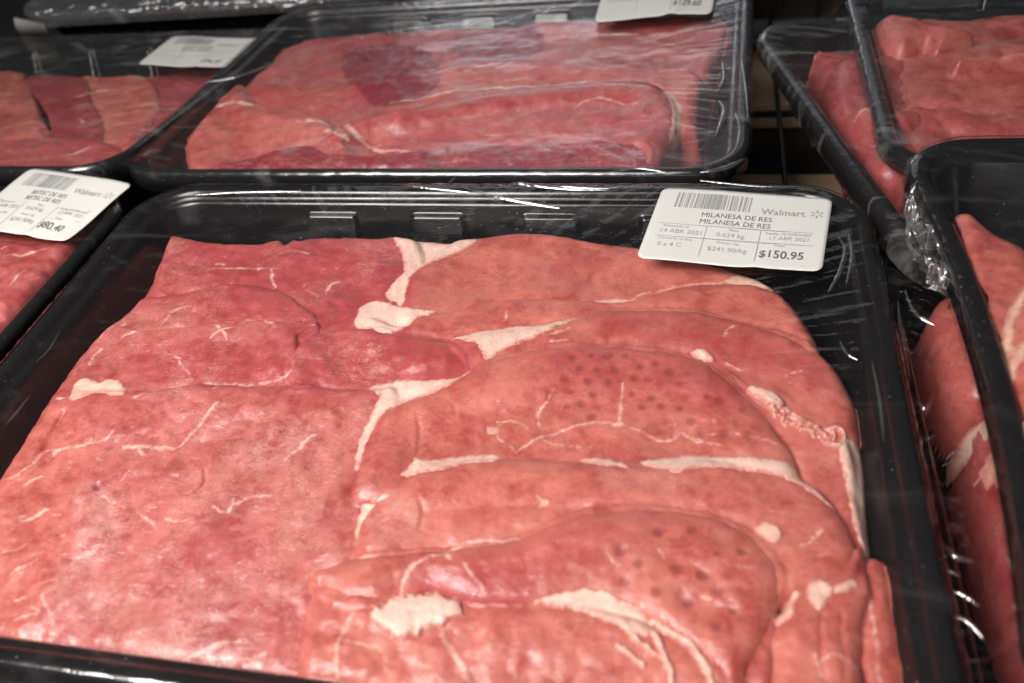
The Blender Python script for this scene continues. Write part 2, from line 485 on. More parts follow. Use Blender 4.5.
LW, LH = .069, .0485
def make_label(root, corners, z0, name1, price, seed=0, crease=.0004, small=True):
    """corners: the four label corners in tray coordinates (back-left, back-right, front-right, front-left)"""
    C = np.array(corners, float)
    def place(V, lift):
        V = np.asarray(V, float)
        u = V[:, 0] / LW; v = 1 - V[:, 1] / LH
        P = ((1 - u) * (1 - v))[:, None] * C[0] + (u * (1 - v))[:, None] * C[1] + (u * v)[:, None] * C[2] + ((1 - u) * v)[:, None] * C[3]
        z = z0 + crease * np.sin(u * 5.2 + v * 1.5 + seed) + crease * .9 * gnoise(u * 3.0 + seed, v * 2.0, 5 + seed) + crease * 1.3 * np.exp(-((u - .72 + .35 * (v - .8)) / .05) ** 2) * sstep(.35, .8, v)
        return np.column_stack([P, z + lift])
    # paper with rounded corners
    nx, ny, r = 48, 34, .0035
    xs = np.linspace(0, LW, nx); ys = np.linspace(0, LH, ny)
    X, Y = np.meshgrid(xs, ys)
    X2, Y2 = X.copy(), Y.copy()
    for cx, cy, sx, sy in ((r, r, -1, -1), (LW - r, r, 1, -1), (LW - r, LH - r, 1, 1), (r, LH - r, -1, 1)):
        m = ((X - cx) * sx > 0) & ((Y - cy) * sy > 0)
        dx, dy = X - cx, Y - cy
        q = np.maximum(np.abs(dx), np.abs(dy)); l = np.sqrt(dx ** 2 + dy ** 2) + 1e-12
        X2 = np.where(m, cx + dx * q / l, X2); Y2 = np.where(m, cy + dy * q / l, Y2)
    V = place(np.column_stack([X2.ravel(), Y2.ravel()]), 0)
    idx = np.arange(nx * ny).reshape(ny, nx)
    Fc = np.stack([idx[:-1, :-1].ravel(), idx[:-1, 1:].ravel(), idx[1:, 1:].ravel(), idx[1:, :-1].ravel()], 1)
    paper = mesh_obj('price_label', V, Fc, M_PAPER, root)
    md = paper.modifiers.new('thickness', 'SOLIDIFY'); md.thickness = .00012; md.offset = -1
    def sub(nm, parts, mat):
        v, f = join(parts)
        v = place(v, .00012)
        mesh_obj(nm, v, f, mat, paper, False)
    # barcode
    rs = random.Random(11 + seed); bars = []; x = .0075
    while x < .0375:
        w = rs.choice((.0003, .0003, .0006, .0009)); g = rs.choice((.0003, .0003, .0006, .0006))
        dense = .0175 < x < .0275
        bars.append(rect(x, .0346, x + w * (1.2 if dense else .9), .0452)); x += w + g * (.8 if dense else 1.25)
    sub('barcode', bars, M_INKG)
    # ruled box
    lines = []
    for yy, xx0, xx1 in ((.0232, .004, .064), (.0150, .004, .0645)): lines.append(rect(xx0, yy - .00014, xx1, yy + .00014))
    for xx, y0_, y1_ in ((.0232, .0040, .02305), (.0442, .0030, .02305)): lines.append(rect(xx - .00014, y0_, xx + .00014, .01485)); lines.append(rect(xx - .00014, .01515, xx + .00014, y1_))
    sub('ruled_lines', lines, M_INKG)
    # product name twice, price
    big = [text_mesh(name1, .0043, .0195, .0304, 0, .82), text_mesh(name1, .0043, .0195, .0260, 0, .82)]
    sub('lettering', big, M_INK)
    sub('price', [text_mesh(price, .0064, .0452, .0082, .00010, .80)], M_INK)
    # store name and its spark of six rays
    logo = [text_mesh('Walmart', .0056, .0425, .0358, .00006, .84)]
    cx, cy = .0640, .0362
    for k in range(6):
        a = math.radians(30 + 60 * k)
        d = np.array((math.cos(a), math.sin(a))); e = np.array((-d[1], d[0]))
        p0, p1 = np.array((cx, cy)) + d * .0009, np.array((cx, cy)) + d * .0026
        q = [p0 - e * .00022, p1 - e * .0004, p1 + e * .0004, p0 + e * .00022]
        logo.append((np.array([(x_, y_, 0) for x_, y_ in q]), [(0, 1, 2, 3)]))
    sub('store_name', logo, M_INKG)
    if small:
        t = [('Empacado el', .0022, .0060, .0217), ('14 ABR 2021', .0036, .0050, .0184), ('Peso', .0022, .0320, .0217), ('0.624 kg', .0036, .0275, .0184),
             ('Fecha de caducidad', .0024, .0462, .0217), ('17 ABR 2021', .0032, .0475, .0186), ('Conserve en frio', .0022, .0055, .0137), ('0 a 4 C', .0036, .0060, .0098),
             ('Precio / kg', .0022, .0285, .0137), ('$241.90/kg', .0038, .0255, .0095), ('Total', .0022, .0500, .0138)]
        sub('small_print', [text_mesh(a, s_, x_, y_, 0, .9) for a, s_, x_, y_ in t], M_INKG)
    return paper

# ------------------------------------------------------------------ piles of meat
class Pile:
    def __init__(s, fr, x0, x1, y0, y1, step, z0, zpick, imin=.0118):
        s.fr = fr; s.imin = imin; s.rec = []; s.cap = .0018; s.z0 = z0; s.zp = zpick; s.step = step
        s.X, s.Y = np.meshgrid(np.arange(x0, x1, step), np.arange(y0, y1, step))
        s.H = np.full(s.X.shape, -.046); s.Hc = s.H.copy()
        z = np.zeros(s.X.shape)
        qx = np.abs(s.X) - (HW - RC); qy = np.abs(s.Y) - (HD - RC)
        s.inset = RC - np.sqrt(np.maximum(qx, 0) ** 2 + np.maximum(qy, 0) ** 2) - np.minimum(np.maximum(qx, qy), 0)
        s.wall = np.where(s.inset < .0109, -.0044, -.0054) - .0335 * np.maximum(s.inset - .0109, 0) / .0125 - .0006
        s.f = {'vein': z - 20., 'sil': z.copy(), 'red': z.copy(), 'pit': z.copy(), 'warm': z + .5}
        s.groove = z.copy()
    def w(s, pts):
        return np.array([s.fr.pick(px, py, s.zp) for px, py in pts])
    def px(s, p):
        a = s.fr.pick(p[0], p[1], s.zp); b = s.fr.pick(p[0] + 1, p[1], s.zp); return np.linalg.norm(a - b)
    def poly(s, pts, sub=5): return sdf_poly(s.X, s.Y, catmull(s.w(pts), True, sub))
    def line(s, pts, wpx):
        return sdf_line(s.X, s.Y, catmull(s.w(pts), False, 4), .85 * wpx * s.px(pts[len(pts) // 2]))
    def bulk(s, pts, rnd=.010, dome=.0, ymin=None, floor=-.046):
        d = s.poly(pts, 3)
        d = np.minimum(d, s.inset - s.imin)
        z = s.z0 + dome * sstep(0, .06, d)
        k = np.clip(1 - d / rnd, 0, 1)
        z = z - rnd * .8 * (1 - np.sqrt(np.maximum(0, 1 - k ** 2)))
        z = z + np.minimum(d, 0) * 5.0
        s.H = np.maximum(z, floor); s.H0 = s.H.copy(); s.pd = d
    def slice(s, name, pts, t=.002, edge=.003, label=None, group=None, warm=0., red=0., rough=.0003, seed=1, cat='meat slice', bl=.006, mat=None, front_fade=None, wob=.0009):
        X, Y = s.X, s.Y
        d = s.poly(pts) + wob * fbm(X, Y, .008, seed + 50, 3)
        d = np.maximum(d, -.02)
        ex = np.clip(blur(s.H - s.H0, bl / s.step), 0, .01)
        B = s.H0 + s.cap * np.tanh(ex / s.cap)
        k = np.clip(d / edge, 0, 1)
        p = np.sqrt(np.maximum(0, 1 - (1 - k) ** 2))
        z = B + t * p * (1 - .45 * sstep(edge * 1.5, .03, d))
        z = z + rough * 3.2 * fbm(X, Y, .022, seed, 2) * k + rough * 1.5 * fbm(X, Y, .0065, seed + 7, 2) * k
        sk = B + 7.0 * d
        z = np.where(d < 0, np.minimum(B, np.maximum(s.Hc + d * 1.3, sk)), z)
        z = z - s.groove * k
        # whatever lies below gets pressed down by the new slice
        crease = np.where(d <= 0, .0004 * np.exp(-(d / .0022) ** 2), 0) * np.clip(t / .0025, 0, 1.2) * (s.pd > .004)
        for r in s.rec:
            r['z'] = r['z'] - (s.sample(crease, r['X'], r['Y']) if r['fine'] else crease)
        s.H = s.H - crease
        k2 = sstep(0, .0045, d); lim = np.where(d > 0, z + (1 - k2) * .005 - .0004, 1.)
        for r in s.rec:
            if r['fine']: r['z'] = np.minimum(r['z'], s.sample(np.minimum(lim, .02), r['X'], r['Y']))
            else: r['z'] = np.minimum(r['z'], lim)
        z = np.maximum(z, np.where(s.inset < .0225, s.wall, -1.))
        mask = ((d > -.0022) | ((sk > s.Hc) & (d > -.009))) & (z > -.0450) & (s.inset > s.imin - .0004)
        A = {'vein': s.f['vein'].copy(), 'sil': s.f['sil'].copy(), 'pit': s.f['pit'].copy(),
             'red': np.clip(s.f['red'] + red, 0, 1), 'warm': np.clip(s.f['warm'] + warm, 0, 1)}
        rec = dict(name=name, X=X, Y=Y, z=z, mask=mask, A=A, mat=mat or M_MEAT, parent=None, fine=False, tag=(label, cat, group))
        s.rec.append(rec)
        s.H = np.where(d > 0, np.maximum(z, np.minimum(s.H, lim)), s.H)
        s.Hc = np.where(d > 0, np.maximum(s.Hc, z), s.Hc)
        return rec
    def finish(s):
        for r in s.rec:
            o = grid_mesh(r['name'], r['X'], r['Y'], r['z'], r['mask'], r['mat'], r['parent']['obj'] if r['parent'] else None, r['A'])
            r['obj'] = o
            if not r['parent']:
                o.location = s.fr.loc; o.rotation_euler = s.fr.rot
                tag(o, *r['tag'])
    def fat(s, parent, polys=(), lines=(), h=.0008, name='fat', edge=.0018, seed=3, mat=None, wob=.0007, step=.0005):
        # evaluate on a finer local grid
        P = [catmull(s.w(p), True, 4) for p in polys]
        L = [(catmull(s.w(p), False, 4), wpx * s.px(p[0])) for p, wpx in lines]
        allp = np.concatenate(P + [l[0] for l in L]); lo = allp.min(0) - .006; hi = allp.max(0) + .006
        X, Y = np.meshgrid(np.arange(lo[0], hi[0], step), np.arange(lo[1], hi[1], step))
        def field(X, Y):
            d = np.full(X.shape, -.02)
            for p in P: d = np.maximum(d, sdf_poly(X, Y, p))
            for p, w_ in L: d = np.maximum(d, sdf_line(X, Y, p, w_, taper=.8))
            return d + wob * 1.3 * fbm(X, Y, .004, seed, 3) + wob * .9 * fbm(X, Y, .0016, seed + 4, 2)
        d = field(X, Y)
        Hb = s.sample(blur(s.H, .0008 / s.step), X, Y)
        k = np.clip(d / edge, 0, 1)
        z = Hb + h * .7 * np.sqrt(np.maximum(0, 1 - (1 - k) ** 2)) + .0003 * fbm(X, Y, .005, seed + 2, 2) * k
        z = np.where(d < 0, Hb + d * .9, z) + .00005
        rec = dict(name=name, X=X, Y=Y, z=z, mask=d > -.0012, A={'edge': np.clip(d / .0025, 0, 1)}, mat=mat or M_FAT, parent=parent, fine=True)
        s.rec.append(rec)
        dd = field(s.X, s.Y)
        s.H = np.where(dd > 0, s.H + h * np.clip(dd / edge, 0, 1), s.H)
        return rec
    def sample(s, F, X, Y):
        i = np.clip((X - s.X[0, 0]) / s.step, 0, s.X.shape[1] - 1.001); j = np.clip((Y - s.Y[0, 0]) / s.step, 0, s.X.shape[0] - 1.001)
        i0 = i.astype(int); j0 = j.astype(int); a = i - i0; b = j - j0
        return (F[j0, i0] * (1 - a) + F[j0, i0 + 1] * a) * (1 - b) + (F[j0 + 1, i0] * (1 - a) + F[j0 + 1, i0 + 1] * a) * b
    def veins(s, L):
        for pts, w_ in L: s.f['vein'] = np.maximum(s.f['vein'], s.line(pts, w_) * 1000)
    def area(s, key, pts, v=1., soft=.006):
        s.f[key] = np.clip(np.maximum(s.f[key], v * sstep(-soft, soft, s.poly(pts))), 0, 1)

# ================================================================== the big front tray
F0 = Frame((.0025, -.0025, 0))
front = make_tray('large black front tray of thin beef slices, price label on its back right corner', F0)
P = Pile(F0, -.165, .168, -.118, .112, .0006, -.0110, -.0082, .0104)
P.bulk([(165, 231), (200, 234), (250, 237), (300, 233), (395, 231), (440, 233), (480, 231), (540, 227), (640, 242), (720, 258), (776, 277), (822, 332), (855, 390), (864, 430),
        (870, 470), (878, 548), (908, 560), (918, 620), (925, 780), (-200, 780), (-60, 560), (0, 469), (45, 401), (95, 336), (118, 316), (140, 293), (152, 270)], .007, .0015, -.1045)
X, Y = P.X, P.Y
# colour of the muscle: pinker on the left heap, warmer on the right one
wx = sdf_poly(X, Y, P.w([(360, 470), (385, 400), (420, 250), (480, 200), (1000, 200), (1000, 800), (280, 800), (320, 580)]), .08)
P.f['warm'] = np.clip(.12 + .75 * sstep(-.012, .02, wx), 0, 1)
P.area('warm', [(-60, 480), (60, 400), (90, 440), (70, 520), (50, 600), (30, 660), (-100, 660)], .8, .012)
for pts, v, so in (([(150, 250), (400, 245), (400, 330), (300, 330), (140, 300)], .6, .010),
                   ([(300, 345), (370, 335), (470, 350), (460, 385), (310, 395)], .70, .010),
                   ([(290, 250), (390, 255), (395, 300), (320, 330), (270, 300)], .6, .010),
                   ([(140, 350), (300, 345), (300, 385), (150, 380)], .62, .01),
                   ([(415, 585), (470, 575), (530, 600), (500, 612), (440, 600)], .72, .004),
                   ([(430, 565), (560, 550), (600, 580), (540, 600), (440, 590)], .45, .010),
                   ([(375, 240), (395, 240), (390, 285), (372, 262)], .72, .004),
                   ([(180, 560), (260, 520), (280, 620), (200, 640)], .6, .012),
                   ([(560, 355), (700, 365), (760, 420), (640, 410), (560, 400)], .45, .010),
                   ([(600, 320), (760, 335), (840, 380), (760, 385), (620, 345)], .45, .010),
                   ([(560, 520), (700, 525), (620, 560), (560, 560)], .25, .012)):
    P.area('red', pts, v, so)
for pts, v, so in (([(74, 490), (100, 482), (118, 510), (121, 535), (108, 557), (85, 573), (55, 588), (42, 592), (60, 570), (74, 548)], 1., .0015),
                   ([(230, 452), (262, 432), (300, 425), (318, 440), (290, 462), (258, 470), (238, 465)], .9, .004),
                   ([(45, 592), (110, 580), (150, 600), (140, 640), (60, 630)], .55, .005),
                   ([(180, 590), (240, 560), (270, 590), (262, 625), (190, 640)], .6, .008),
                   ([(355, 490), (400, 500), (430, 530), (400, 550), (360, 545)], .7, .004),
                   ([(120, 640), (180, 610), (260, 640), (250, 668), (130, 660)], .8, .005),
                   ([(150, 395), (165, 388), (192, 384), (196, 398), (170, 406)], .9, .003),
                   ([(265, 590), (300, 580), (305, 610), (280, 620)], .9, .004),
                   ([(595, 470), (640, 475), (700, 490), (660, 500), (610, 492)], .6, .004),
                   ([(215, 470), (330, 450), (350, 560), (230, 560)], .35, .015)):
    P.area('sil', pts, v, so)
P.veins([([(517, 456), (535, 442), (552, 437), (577, 428), (600, 427), (620, 426)], 1.5), ([(623, 392), (621, 412), (619, 427)], 1.5), ([(614, 428), (622, 428)], 4.2),
         ([(620, 427), (640, 436), (660, 446), (676, 442), (680, 438), (700, 447), (720, 450)], 1.1), ([(676, 442), (675, 430)], .7),
         ([(555, 394), (545, 408), (538, 416), (541, 430)], 1.2), ([(497, 430), (500, 440), (510, 447), (516, 455)], .8), ([(490, 430), (494, 433)], 4.0), ([(543, 441), (555, 448), (590, 450)], .5),
         ([(497, 424), (520, 425), (530, 433)], .5),
         ([(404, 604), (408, 588), (414, 578), (425, 568), (447, 560), (455, 553), (475, 547), (500, 546), (522, 545)], 2.3), ([(466, 570), (472, 582), (487, 597)], 1.2), ([(447, 560), (452, 566)], 2.2),
         ([(537, 503), (545, 508), (548, 510), (540, 514)], .9), ([(608, 562), (613, 570), (622, 575)], .9), ([(720, 572), (735, 577), (752, 578)], .8), ([(700, 603), (712, 607)], .8),
         ([(440, 632), (447, 645), (460, 665), (474, 690)], 3.0), ([(357, 620), (345, 640), (340, 655), (339, 690)], 1.7), ([(350, 645), (375, 648), (385, 655)], .8),
         ([(125, 448), (140, 447), (155, 448), (172, 449)], 2.2), ([(172, 449), (183, 444), (197, 432), (212, 417), (222, 408)], 1.2), ([(140, 450), (146, 456)], 1.6),
         ([(0, 482), (20, 475), (40, 453), (48, 451), (80, 446), (105, 441), (116, 434)], .9), ([(25, 484), (43, 475)], 1.1), ([(20, 520), (35, 515), (47, 509)], 1.3), ([(50, 514), (62, 513)], .9),
         ([(100, 495), (112, 501), (125, 508)], .9), ([(135, 508), (150, 520), (156, 530)], .8), ([(233, 498), (232, 506), (225, 512), (213, 508)], 1.2), ([(232, 504), (250, 499), (277, 495)], 1.0),
         ([(284, 464), (298, 452), (308, 442), (318, 436)], 1.2), ([(165, 518), (180, 522), (196, 519)], .8), ([(120, 480), (130, 470)], .7), ([(168, 476), (180, 475)], 1.4),
         ([(0, 552), (14, 549), (30, 540)], .8), ([(8, 575), (22, 566), (40, 556)], .8), ([(12, 600), (25, 594)], .8), ([(40, 592), (44, 605), (52, 622)], 1.3), ([(15, 617), (35, 612), (30, 606)], .9), ([(50, 540), (65, 533)], .7),
         ([(160, 329), (170, 318), (180, 310), (192, 308)], 1.2), ([(124, 340), (138, 335), (147, 333)], 1.8), ([(92, 367), (98, 356), (104, 350)], .8), ([(213, 343), (225, 335), (238, 333)], 1.3), ([(219, 330), (224, 336), (229, 343)], 1.1),
         ([(165, 355), (178, 361), (186, 370), (195, 382)], .8), ([(246, 325), (262, 326)], 2.0), ([(268, 327), (276, 328)], 1.6), ([(276, 327), (316, 328)], .7), ([(205, 268), (240, 267), (280, 268)], .8), ([(270, 270), (275, 287)], 1.2),
         ([(325, 292), (330, 284), (338, 280)], 1.8), ([(306, 290), (318, 295)], 1.0), ([(296, 252), (310, 254)], 1.8), ([(215, 262), (225, 263)], 1.5), ([(110, 332), (125, 326)], 1.8), ([(112, 322), (100, 345)], .7),
         ([(135, 402), (150, 396), (165, 392)], 1.4), ([(205, 385), (228, 388), (236, 386)], 1.1), ([(240, 388), (255, 387)], 1.6), ([(262, 386), (285, 381), (294, 376)], 1.2), ([(218, 395), (228, 388)], 1.2),
         ([(590, 303), (624, 301), (650, 292), (700, 284), (724, 282)], 1.0), ([(594, 303), (626, 300)], 2.4), ([(500, 303), (512, 301)], 2.2), ([(508, 316), (506, 328)], 1.0),
         ([(722, 345), (730, 335), (738, 332)], .8), ([(724, 368), (740, 373)], .7), ([(785, 380), (800, 375)], .7), ([(545, 343), (560, 340), (570, 335)], 1.0), ([(552, 349), (570, 347)], 1.1),
         ([(800, 553), (812, 545), (820, 535)], .8), ([(806, 562), (832, 560)], .7), ([(770, 518), (785, 520)], .7), ([(815, 668), (835, 660), (862, 676)], 1.3), ([(815, 660), (820, 680)], 1.0),
         ([(180, 658), (205, 648), (225, 640), (240, 638)], 2.6), ([(205, 655), (235, 656), (250, 656), (264, 651)], 1.4), ([(190, 668), (215, 662)], 1.6),
         ([(700, 440), (740, 442), (780, 452)], .6), ([(660, 560), (665, 566)], 1.0), ([(870, 600), (876, 640), (880, 680)], .8)])
PITS = [(575, 366), (592, 366), (610, 366), (580, 377), (598, 377), (615, 379), (567, 387), (588, 388), (594, 399), (570, 398), (608, 390), (632, 400), (640, 374), (655, 372), (634, 384), (648, 388), (671, 382), (689, 382), (661, 392), (679, 394), (650, 402), (669, 402), (687, 405), (709, 405), (641, 412),
        (661, 412), (679, 415), (720, 410), (742, 419), (668, 426), (690, 427), (711, 430), (734, 430), (660, 437), (702, 439), (723, 442), (747, 443), (600, 410), (583, 408), (625, 366), (566, 410), (592, 421)]
PITF = [(659, 543), (716, 564), (740, 563), (678, 578), (703, 582), (727, 583), (716, 599), (740, 600), (680, 602), (686, 609), (731, 618), (716, 634), (625, 588), (640, 572), (692, 540), (622, 560), (655, 600)]
rs = random.Random(3)
for (a, b) in PITS + PITF:
    c = F0.pick(a + rs.uniform(-1.8, 1.8), b + rs.uniform(-1.2, 1.2), P.zp); r = .0015 * rs.uniform(.7, 1.15)
    q = ((X - c[0]) ** 2 + (Y - c[1]) ** 2) / r ** 2
    P.groove = np.maximum(P.groove, .00028 * np.exp(-q * q * .8)); P.f['pit'] = np.maximum(P.f['pit'], rs.uniform(.55, 1) * np.exp(-q ** 3 * .6))
for pts, w_, dp in (([(205, 471), (204, 482), (199, 490), (188, 495)], 2.2, .0022), ([(96, 484), (98, 488)], 3.5, .0016), ([(66, 413), (55, 430), (42, 450), (30, 466)], 4.5, .0016),
                    ([(325, 582), (324, 592)], 2.0, .0016), ([(420, 420), (421, 440), (418, 460)], 2.5, .0006), ([(423, 505), (425, 520), (420, 535)], 3, .0008), ([(455, 408), (460, 430)], 2, .0004),
                    ([(215, 290), (235, 290)], 4, .0008), ([(330, 300), (345, 310)], 6, .0008), ([(60, 450), (35, 470)], 3, .0008), ([(820, 620), (822, 683)], 4, .0009), ([(840, 620), (842, 683)], 5, .0010)):
    wd = w_ * P.px(pts[0])
    P.groove = np.maximum(P.groove, dp * np.exp(-(np.maximum(0, wd - P.line(pts, w_)) / wd) ** 2 * 1.6))
P.f['pit'] = np.maximum(P.f['pit'], .9 * sstep(.0, .0006, P.line([(205, 472), (204, 482), (201, 489)], 1.6))); P.f['pit'] = np.maximum(P.f['pit'], .8 * sstep(-.0004, .0006, P.line([(96, 485), (98, 487)], 1.8)))

G = 'beef slices in the big front tray'
L0 = P.slice('beef_slice', [(167, 234), (175, 230), (190, 234), (215, 240), (250, 240), (262, 239), (270, 231), (280, 232), (284, 242), (292, 234), (300, 237), (312, 232), (345, 231), (375, 235), (395, 232), (420, 244), (425, 300), (400, 340), (330, 350), (200, 350), (100, 350), (105, 310), (130, 285), (152, 262)],
             0.0024, .004, 'red beef slice at the back left corner of the front tray, nearest the ribbed wall', G, -.1, .05, .0005, 11)
A_ = P.slice('beef_slice', [(403, 305), (407, 282), (425, 262), (450, 241), (480, 234), (540, 229), (600, 239), (660, 246), (720, 264), (770, 282), (800, 308), (818, 340), (822, 370), (780, 375), (600, 350), (450, 340), (400, 325)],
             0.003, 0.006, 'smooth beef slice at the back of the front tray, just below the price label', G, .1, 0, .0003, 12)
P.fat(A_, [[(392, 236), (405, 233), (420, 232), (445, 238), (478, 240), (452, 256), (432, 264), (414, 275), (408, 292), (404, 306), (396, 304), (386, 296), (392, 285), (404, 270), (400, 249)]], (), .0007, 'fat_cap', seed=21)
P.fat(A_, [[(724, 282), (735, 275), (750, 276), (768, 283), (776, 292), (755, 293), (735, 288)]], (), .0003, 'fat_patch', seed=22, mat=M_FATD)
B1 = P.slice('beef_slice', [(370, 322), (400, 330), (430, 318), (470, 311), (500, 303), (560, 301), (620, 304), (660, 294), (710, 285), (760, 287), (790, 303), (815, 338), (822, 362), (800, 390), (600, 385), (450, 375), (380, 360)],
             0.003, 0.005, 'narrow beef slice with a white fat wedge at its left end, second from the back', G, .15, 0, .0004, 13)
P.fat(B1, [[(357, 318), (362, 306), (376, 302), (390, 304), (410, 312), (437, 315), (420, 322), (405, 335), (385, 341), (370, 332), (355, 327)]], (), .0009, 'fat_cap', seed=23)
L1 = P.slice('beef_slice', [(40, 420), (90, 338), (112, 315), (134, 297), (165, 295), (205, 288), (240, 283), (280, 292), (300, 305), (320, 322), (318, 345), (300, 370), (150, 385)],
             0.0022, .005, 'pink beef slice on the left of the front tray with a thin branching vein', G, 0, .1, .0005, 14)
L2 = P.slice('beef_slice', [(20, 450), (70, 365), (95, 340), (118, 327), (145, 332), (190, 330), (240, 323), (280, 326), (319, 327), (312, 333), (305, 338), (300, 346), (306, 400), (300, 415), (150, 425)],
             0.003, .0022, 'beef slice whose torn pointed tip opens a dark gap on the left heap', G, 0, .15, .0005, 15)
L2r = P.slice('beef_slice', [(290, 365), (299, 350), (314, 340), (330, 334), (352, 332), (375, 332), (402, 339), (440, 343), (470, 350), (490, 372), (470, 392), (440, 412), (380, 418), (310, 412), (290, 392)],
             0.0032, .004, 'small deep red beef slice between the torn tip and the white fat', G, -.2, .0, .0006, 16)
B2 = P.slice('beef_slice', [(450, 345), (480, 338), (540, 330), (575, 323), (600, 314), (660, 313), (705, 316), (750, 326), (790, 339), (822, 355), (848, 378), (862, 405), (865, 428), (860, 442), (830, 452), (760, 440), (600, 400), (480, 400), (468, 370)],
             0.0038, 0.007, 'wide beef slice reaching the right wall with a frilly fat edge in front of it', G, .1, .05, .0004, 17)
P.fat(B2, [[(453, 344), (475, 338), (510, 333), (545, 330), (576, 324), (548, 340), (518, 352), (500, 360), (487, 367), (480, 352), (465, 347)]], (), .0008, 'fat_cap', seed=24)
P.fat(B2, [[(691, 358), (700, 355), (712, 361), (714, 367), (703, 367), (694, 363)]], (), .0012, 'fat_patch', seed=25, mat=M_FATD)
L3 = P.slice('beef_slice', [(-90, 600), (-20, 490), (30, 420), (60, 396), (110, 393), (150, 394), (200, 387), (250, 389), (295, 389), (340, 392), (380, 393), (400, 402), (400, 560), (390, 600), (360, 640), (350, 700), (340, 780), (-200, 780)],
             0.0028, .0035, 'large mottled beef slice covering the front left of the tray, with silvery membrane', G, 0, .05, .0004, 18)
P.fat(L3, [[(72, 402), (76, 390), (82, 383), (92, 381), (102, 384), (112, 381), (124, 385), (127, 398), (113, 400), (102, 396), (88, 400), (78, 403)]], (), .0011, 'fat_patch', seed=26, mat=M_FATD)
P.fat(L3, [[(366, 482), (375, 467), (390, 464), (396, 478), (399, 486), (390, 500), (375, 515), (365, 530), (360, 548), (356, 532), (362, 510), (367, 496)]], (), .0008, 'fat_strip', seed=27)
C2 = P.slice('beef_slice', [(600, 400), (690, 357), (722, 370), (750, 390), (790, 417), (835, 438), (852, 450), (860, 500), (868, 545), (872, 585), (840, 600), (700, 560), (600, 450)],
             0.0022, .0025, 'darker beef slice under the dimpled one, edged with frilly fat on the right', G, .0, .1, .0003, 19)
frill = []
rs = random.Random(5)
for off, wv in ((0, 1.6), (6, 1.3), (11, 1.2)):
    pl = []
    for k in range(22):
        t = k / 21
        x_ = 750 + 86 * t; y_ = 394 + 46 * t ** .95
        e = off * min(1, t * 2.2)
        pl.append((x_ - e * .8 + 3.0 * math.sin(k * 1.7 + off), y_ + e * .55 + 2.4 * math.cos(k * 2.1 + off * .7)))
    frill.append((pl, wv))
P.fat(C2, [[(746, 396), (752, 391), (775, 400), (785, 408), (778, 413), (762, 405)]], frill + [([(822, 432), (838, 432), (845, 440), (838, 450), (828, 446)], 2.4), ([(800, 425), (815, 428), (826, 440)], 1.8)],
             0.0026, 'frilly_fat', edge=.0012, seed=28, wob=.0004)
P.fat(C2, [[(838, 446), (852, 438), (866, 444), (871, 455), (870, 480), (872, 510), (875, 545), (868, 555), (860, 540), (851, 510), (845, 480)]], (), .0012, 'fat_strip', seed=29)
C_ = P.slice('beef_slice', [(358, 475), (368, 442), (385, 415), (430, 396), (465, 379), (500, 363), (540, 353), (580, 350), (640, 353), (690, 361), (722, 379), (752, 405), (773, 428), (793, 458), (800, 490), (760, 525), (600, 525), (450, 515), (358, 505)],
             0.0044, 0.007, 'beef slice dimpled with rows of needle marks and crossed by a branching white vein', G, .1, 0, .0003, 20)
P.fat(C_, [[(366, 391), (390, 385), (402, 382), (430, 384), (455, 382), (474, 375), (447, 395), (427, 402), (407, 408), (394, 412), (382, 426), (371, 445), (362, 464), (356, 470), (358, 450), (365, 432), (376, 411), (381, 400)]], (), .0008, 'fat_cap', seed=30)
E0 = P.slice('beef_slice', [(868, 700), (858, 620), (866, 562), (878, 552), (888, 557), (895, 570), (903, 582), (902, 600), (908, 622), (903, 645), (909, 668), (907, 700), (912, 790), (860, 790)],
             0.0022, .002, 'pale thin beef strip lying against the right wall at the front', G, .15, 0, .0004, 21)
E1 = P.slice('beef_slice', [(760, 790), (766, 660), (773, 625), (790, 600), (830, 570), (862, 545), (871, 590), (864, 620), (861, 660), (863, 790)],
             0.0055, 0.008, 'folded beef piece with lumps of fat on its bend, near the front right', G, .2, 0, .0004, 22)
E2 = P.slice('beef_slice', [(730, 700), (745, 640), (765, 605), (780, 615), (775, 650), (772, 790), (730, 790)],
             0.0022, .003, 'sliver of beef low in the gap between two front right slices', G, -.1, .3, .0006, 23)
D_ = P.slice('beef_slice', [(356, 550), (362, 525), (378, 505), (395, 490), (412, 475), (430, 468), (500, 462), (560, 464), (640, 467), (700, 462), (760, 468), (800, 479), (832, 504), (852, 535), (859, 560), (854, 580), (842, 590), (815, 594), (790, 600), (760, 605), (640, 575), (520, 570), (400, 575), (356, 568)],
             0.0042, 0.008, 'smooth salmon beef slice bordered along its back by a long white fat strip', G, .2, 0, .0003, 24)
for k_, poly_ in enumerate([[(402, 482), (412, 470), (418, 461), (428, 464), (460, 459), (490, 457), (504, 460), (495, 467), (465, 471), (442, 478), (425, 481), (412, 482)],
           [(638, 469), (660, 463), (700, 459), (740, 464), (780, 467), (802, 478), (826, 500), (840, 514), (828, 509), (800, 491), (770, 481), (730, 477), (690, 478), (676, 481), (658, 476)],
           [(582, 464), (600, 462), (622, 468), (629, 475), (605, 473)]]): P.fat(D_, [poly_], (), .0007, 'fat_strip', seed=31 + k_)
for k_, poly_ in enumerate([[(806, 592), (818, 584), (833, 596), (826, 608), (818, 618), (807, 608)], [(835, 592), (850, 585), (856, 592), (846, 598), (832, 602)], [(788, 600), (800, 593), (794, 610), (791, 622), (770, 626), (780, 615)]]): P.fat(E1, [poly_], (), .0008, 'fat_lump', seed=36 + k_)
